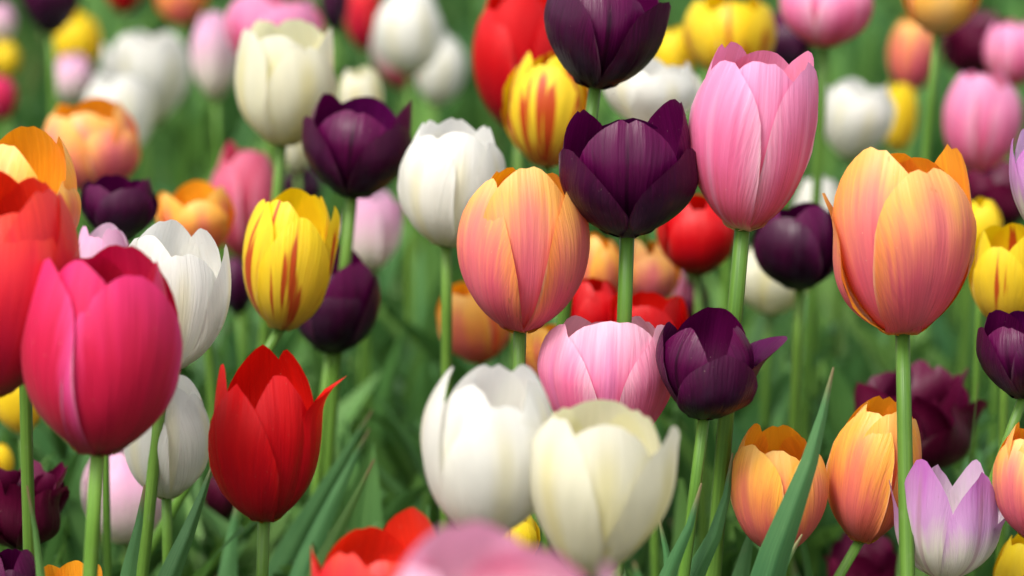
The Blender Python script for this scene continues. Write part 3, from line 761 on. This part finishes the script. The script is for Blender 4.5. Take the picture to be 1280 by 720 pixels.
tulip('red tulip peeking between the peach bloom and the squared red one', 'red', (738, 440), (740, 344), 76, 1.32, 'egg', ph=20)
tulip('dull orange tulip hidden low behind the flushed peach bloom', 'orange', (600, 452), (590, 344), 92, 1.42, 'goblet', ph=-30)
tulip('small orange tulip just below the flushed peach bloom and its stem', 'orange', (682, 480), (682, 398), 64, 1.32, 'cup')
tulip('small maroon tulip in a gap below the rounded red one', 'maroon', (862, 404), (862, 350), 40, 1.75, 'egg', lo=True)
tulip('tiny pink tulip in a gap beside the blurred peach bloom', 'pale_pink', (838, 385), (838, 330), 36, 1.7, 'egg', lo=True)
tulip('smooth white tulip on a straight stem, alone above the dull orange one', 'white', (558, 307), (570, 149), 126, 1.27, 'goblet',
      petals=[P(-42, 1.02, .94, tr=.7, W=1.1, n=5), P(62, 1.03, .92, tr=.95, W=.95, n=3.6), P(180, 1.0, 1.0), P(8, .95, .98, tr=.74, W=1.1, n=6), P(-115, .95, 1.0), P(118, .95, 1.0, tr=.85)], stem=(554, 460))
tulip('broad dark purple tulip in front of the tall cream one', 'purple', (440, 246), (456, 114), 138, 1.32, 'cup',
      petals=[P(-66, 1.0, .82, tr=1.05, W=.95, n=4), P(48, 1.0, .86, tr=1.0, W=1.0, n=4), P(180, 1.0, .95), P(-6, .94, .95, tr=.72, W=1.1), P(-118, .95, 1.0), P(88, .95, 1.06, tr=1.05, W=1.0, n=4.5)])
tulip('tall cream tulip with ruffled yellow tips behind the broad purple one', 'cream', (352, 181), (366, 26), 124, 1.40, 'egg',
      petals=[P(-60, 1.03, .97, tr=.92, W=1.0, n=6, inc=.03, rag=.012), P(30, 1.03, .88, tr=.74, W=1.05, n=5, inc=.05, wave=.05), P(160, 1.0, 1.0, tr=.8, n=7, rag=.014), P(-8, .95, .95, tr=.84, n=6, inc=0, rag=.012), P(92, .95, 1.0, tr=.92, inc=.03, n=5), P(-120, .95, 1.0, tr=.85, n=6)], stem=(340, 260))
tulip('small cream tulip squeezed between the tall cream and broad purple blooms', 'cream', (452, 160), (450, 82), 56, 1.6, 'goblet', lo=True)
tulip('pale cream bud low behind the tall cream one and its stem', 'cream', (372, 216), (370, 140), 42, 1.7, 'bud', lo=True)
tulip('small dark purple tulip in the gap under the tall cream bloom', 'purple', (378, 262), (378, 205), 52, 1.72, 'egg', lo=True)
tulip('bright yellow tulip with red flames, beside the blurred orange one', 'yellow', (352, 411), (374, 236), 114, 1.24, 'goblet',
      petals=[P(12, 1.04, .90, tr=.72, W=1.1, n=3.6), P(-62, 1.02, .96, tr=.78, W=1.0), P(185, 1.0, 1.0), P(-25, .95, .99, tr=.76), P(78, .97, .97, tr=1.12, W=.85, n=3), P(130, .95, 1.0)], stem=(325, 450))
tulip('dark purple tulip hanging beside the flamed yellow one', 'purple', (412, 440), (428, 310), 110, 1.34, 'goblet',
      petals=[P(5, 1.0, .86, tr=.7, W=1.1), P(82, 1.0, .85, tr=1.05, W=.9), P(-80, 1.0, .8, tr=.9), P(-40, .95, .9), P(35, .95, 1.0), P(180, .95, 1.05)])
tulip(seed=62716, label='pale lilac tulip hanging behind the stem of the broad purple one', var='blush', base=(462, 338), top=(472, 232), w=72, d=1.58, form='goblet', lo=True)
tulip('blurred yellow orange tulip above the blue grey bud', 'orange', (250, 322), (244, 226), 96, 1.42, 'cup', ph=10)
tulip('small blue grey purple bud below the yellow orange tulip', 'purple', (298, 392), (294, 318), 44, 1.55, 'bud', lo=True)
tulip('dark purple tulip wedged between the edge orange and yellow orange blooms', 'purple', (150, 300), (150, 214), 96, 1.32, 'cup', ph=20)
tulip('pale lilac tulip peeping above the magenta bloom', 'blush', (128, 385), (130, 278), 72, 1.22, 'goblet', ph=-10)
tulip('blurred coral orange tulip above the wedged dark purple one', 'peach', (122, 240), (112, 122), 120, 1.52, 'goblet',
      petals=[P(-48, 1.03, .97, tr=.8, W=1.1), P(34, 1.03, .86, tr=.7, W=1.05, n=3.4), P(170, 1.0, 1.0), P(-5, .95, .96), P(88, .95, 1.0, tr=.8), P(-110, .95, 1.0)])
tulip('blurred rose pink tulip hanging between the yellow orange and flamed yellow blooms', 'rose', (305, 322), (308, 178), 82, 1.6, 'egg', lo=True)
tulip('frilled maroon tulip beneath the dark purple edge bloom', 'maroon', (1148, 590), (1146, 456), 134, 1.34, 'parrot')
tulip('maroon tulip in shade at the bottom, under the leaning orange one', 'maroon', (1082, 770), (1082, 672), 86, 1.38, 'parrot')
tulip('frilled maroon tulip by the photo edge, under the scarlet one', 'maroon', (26, 684), (30, 572), 104, 1.22, 'parrot')
tulip('shaded maroon tulip behind the closed white and red blooms', 'maroon', (278, 650), (278, 585), 44, 1.40, 'egg', lo=True)
tulip('blush and white tulip hanging behind the stem of the magenta one', 'blush', (160, 677), (164, 545), 116, 1.36, 'egg', ph=20)
tulip('plain yellow tulip under the scarlet one', 'plain_yellow', (28, 540), (26, 440), 68, 1.38, 'egg', lo=True)
tulip('tiny yellow tulip at the edge, above the frilled maroon one', 'plain_yellow', (0, 602), (0, 552), 36, 1.36, 'egg', lo=True)
tulip('yellow tulip sliver between the white and cream pair', 'plain_yellow', (650, 705), (650, 635), 46, 1.16, 'egg', lo=True)

# --- the blurred rows behind
B = lambda *a, **k: tulip(*a, lo=True, **k)
B('dark purple tulip at the top edge on a strong stem, highest of the purple ones', 'purple', (744, 109), (760, -34), 152, 1.20, 'cup',
  petals=[P(-55, 1.0, .95, tr=.95, W=1.0), P(62, 1.02, .92, tr=1.08, W=1.0), P(180, 1.0, 1.0), P(5, .94, 1.0, tr=.75, W=1.1), P(-118, .95, 1.0), P(118, .95, 1.0)], stem=(738, 150))
B('red tulip with a deep fold, reaching the top edge beside the flamed yellow one', 'red', (648, 165), (650, -20), 112, 1.48, 'goblet', ph=-55)
B('yellow tulip with broad red flames under the highest dark purple bloom', 'flamed', (684, 207), (688, 60), 108, 1.36, 'egg', ph=-15)
B('pale white tulip behind the open dark purple bloom', 'white', (812, 158), (816, 66), 124, 1.40, 'cup', ph=20)
B('yellow tulip with orange flames behind the tall pink one', 'yellow', (912, 96), (912, -12), 112, 1.58, 'goblet')
B('yellow tulip scrap between two purple and pink heads', 'plain_yellow', (843, 110), (843, 32), 50, 1.62, 'egg')
B('pink tulip at the top edge above the half hidden white ones', 'pink', (1030, 58), (1032, -50), 116, 1.50, 'egg', ph=40)
B('amber and cream tulip at the top edge on a thick blurred stem', 'amber', (1172, 42), (1176, -60), 96, 1.48, 'egg', ph=0, stem=(1158, 200))
B('blurred white tulip between the tall pink and tall peach blooms', 'white', (1064, 198), (1070, 96), 92, 1.68, 'cup')
B('narrow yellow tulip touching the blurred white one', 'plain_yellow', (1122, 190), (1122, 100), 46, 1.8, 'egg')
B('large blurred pink tulip behind the tall peach bloom', 'pink', (1222, 218), (1226, 84), 94, 1.62, 'egg')
B('blurred pink tulip at the edge above the large pink one', 'pink', (1264, 108), (1264, 22), 72, 1.78, 'egg')
B('dark maroon tulip behind the amber tulip and pink pair', 'maroon', (1218, 98), (1220, 12), 80, 1.9, 'parrot')
B('dark maroon tulip under the large blurred pink one', 'maroon', (1250, 284), (1248, 204), 78, 1.5, 'parrot')
B('yellow tulip hidden behind the shoulder of the tall peach bloom', 'plain_yellow', (1226, 322), (1226, 246), 50, 1.36, 'egg')
B('salmon tulip behind the thick stem of the amber one', 'peach', (1138, 116), (1140, 20), 60, 1.95, 'egg')
B('dark purple tulip in shadow between the flamed yellow and top pink blooms', 'purple', (984, 88), (984, 10), 64, 1.75, 'egg')
B('blurred white tulip, upper of two leaning together', 'white', (182, 158), (184, 30), 106, 1.98, 'cup')
B('blurred white tulip, lower of two leaning together', 'white', (150, 196), (152, 86), 86, 1.88, 'goblet')
B('pale lilac tulip beside the lower blurred white one', 'blush', (92, 130), (94, 66), 50, 2.05, 'egg')
B('blurred yellow tulip under the purple one at the top corner', 'plain_yellow', (96, 88), (96, 14), 62, 2.1, 'goblet')
B('blurred dark purple tulip at the top corner', 'purple', (64, 42), (64, -42), 72, 1.9, 'cup')
B('rose pink tulip at the top edge behind the tall cream one', 'pink', (340, 96), (344, -18), 122, 1.68, 'cup')
B('pale blush tulip beside the tall cream bloom, beneath the rose pink one', 'blush', (270, 124), (268, 14), 56, 1.85, 'egg')
B('blurred orange and yellow tulip at the top edge above the white pair', 'orange', (228, 30), (228, -50), 66, 2.0, 'egg')
B('dark red tulip sliver at the top edge', 'red', (156, 16), (156, -60), 50, 2.1, 'egg')
B('blurred cream white tulip standing before a rosy one at the top', 'white', (512, 92), (512, -14), 84, 1.88, 'egg')
B('rosy white tulip half covered by the cream white one', 'rosy_white', (504, 110), (505, 10), 78, 2.0, 'egg')
B('blurred white tulip leaning beside the rosy one', 'white', (545, 132), (556, 38), 60, 1.98, 'egg')
B('salmon red tulip at the top edge beside the cream white one', 'scarlet', (455, 62), (455, -30), 44, 2.0, 'egg')
B('dark purple sliver of a tulip behind the salmon red one', 'purple', (418, 40), (418, -40), 36, 1.95, 'egg')
B('magenta red tulip sliver by the edge above the edge orange bloom', 'magenta', (2, 150), (0, 92), 40, 1.95, 'egg')
B('tiny lemon yellow tulip at the edge above the magenta sliver', 'plain_yellow', (8, 98), (8, 48), 34, 2.15, 'egg')
B('faint pale pink tulip at the upper edge', 'blush', (2, 52), (2, 4), 36, 2.2, 'egg')


# ------------------------------------------------------------------ the mass of leaves between and behind the plants
def foliage():
    rng = np.random.default_rng(11)
    V, F, U = [], [], []
    cnt = [0]

    def add(g):
        v, f, u = g
        o = len(V)
        sh = cnt[0] % 997
        cnt[0] += 1
        u = [(a * .98 + sh, b) for a, b in u]
        V.extend(v)
        F.extend([tuple(i + o for i in q) for q in f])
        U.extend(u)

    def clear(path):
        for p in path[2:]:
            x, y, d = to_px(p)
            if d < .3:
                return False
            for (hx, hy, hw, hh, hd) in HEADS:
                if d < hd + .02 and abs(x - hx) < hw + 14 and abs(y - hy) < hh + 10:
                    return False
        return True

    tries = 0
    for i in range(7000):
        y = 1.16 + (.55 * rng.random() if i % 3 == 0 else 5.2 * rng.random() ** 1.5)
        x = rng.uniform(-1, 1) * (.30 + .32 * y) * (.6 if i % 3 == 0 else 1)
        g = Vector((x, y, 0))
        an = rng.uniform(0, 2 * math.pi)
        h = rng.uniform(.16, .35) if y < 2.2 else rng.uniform(.2, .40)
        out = rng.uniform(.02, .13)
        dv = Vector((math.cos(an), math.sin(an), 0))
        path = bez(g, g + dv * out * .2 + Vector((0, 0, h * .75)), g + dv * out + Vector((0, 0, h * rng.uniform(.85, 1.0))), 9)
        if not clear(path):
            continue
        add(leaf_geo(path, rng.uniform(.016, .042), fold=rng.uniform(.2, .8), side=Vector((-math.sin(an), math.cos(an), 0)), twist=rng.uniform(-1, 1), ns=5, wave=.12, ph=rng.uniform(0, 6)))
    for i in range(160):                       # flower stalks whose blooms stand higher than the frame
        y = rng.uniform(2.1, 5.0)
        x = rng.uniform(-1, 1) * (.30 + .32 * y)
        g = Vector((x, y, 0))
        top = g + Vector((rng.uniform(-.04, .04), rng.uniform(-.03, .03), rng.uniform(.38, .46)))
        path = bez(g, g + Vector((0, 0, .25)), top, 8)
        if clear(path):
            add(tube(path, [.0032] * 8, 6))
    o = mesh_obj('leaves', V, F, U, M_FOL)
    o['kind'] = 'stuff'
    o['label'] = 'mass of green tulip leaves filling the bed between the flowers'
    o['category'] = 'foliage'


foliage()
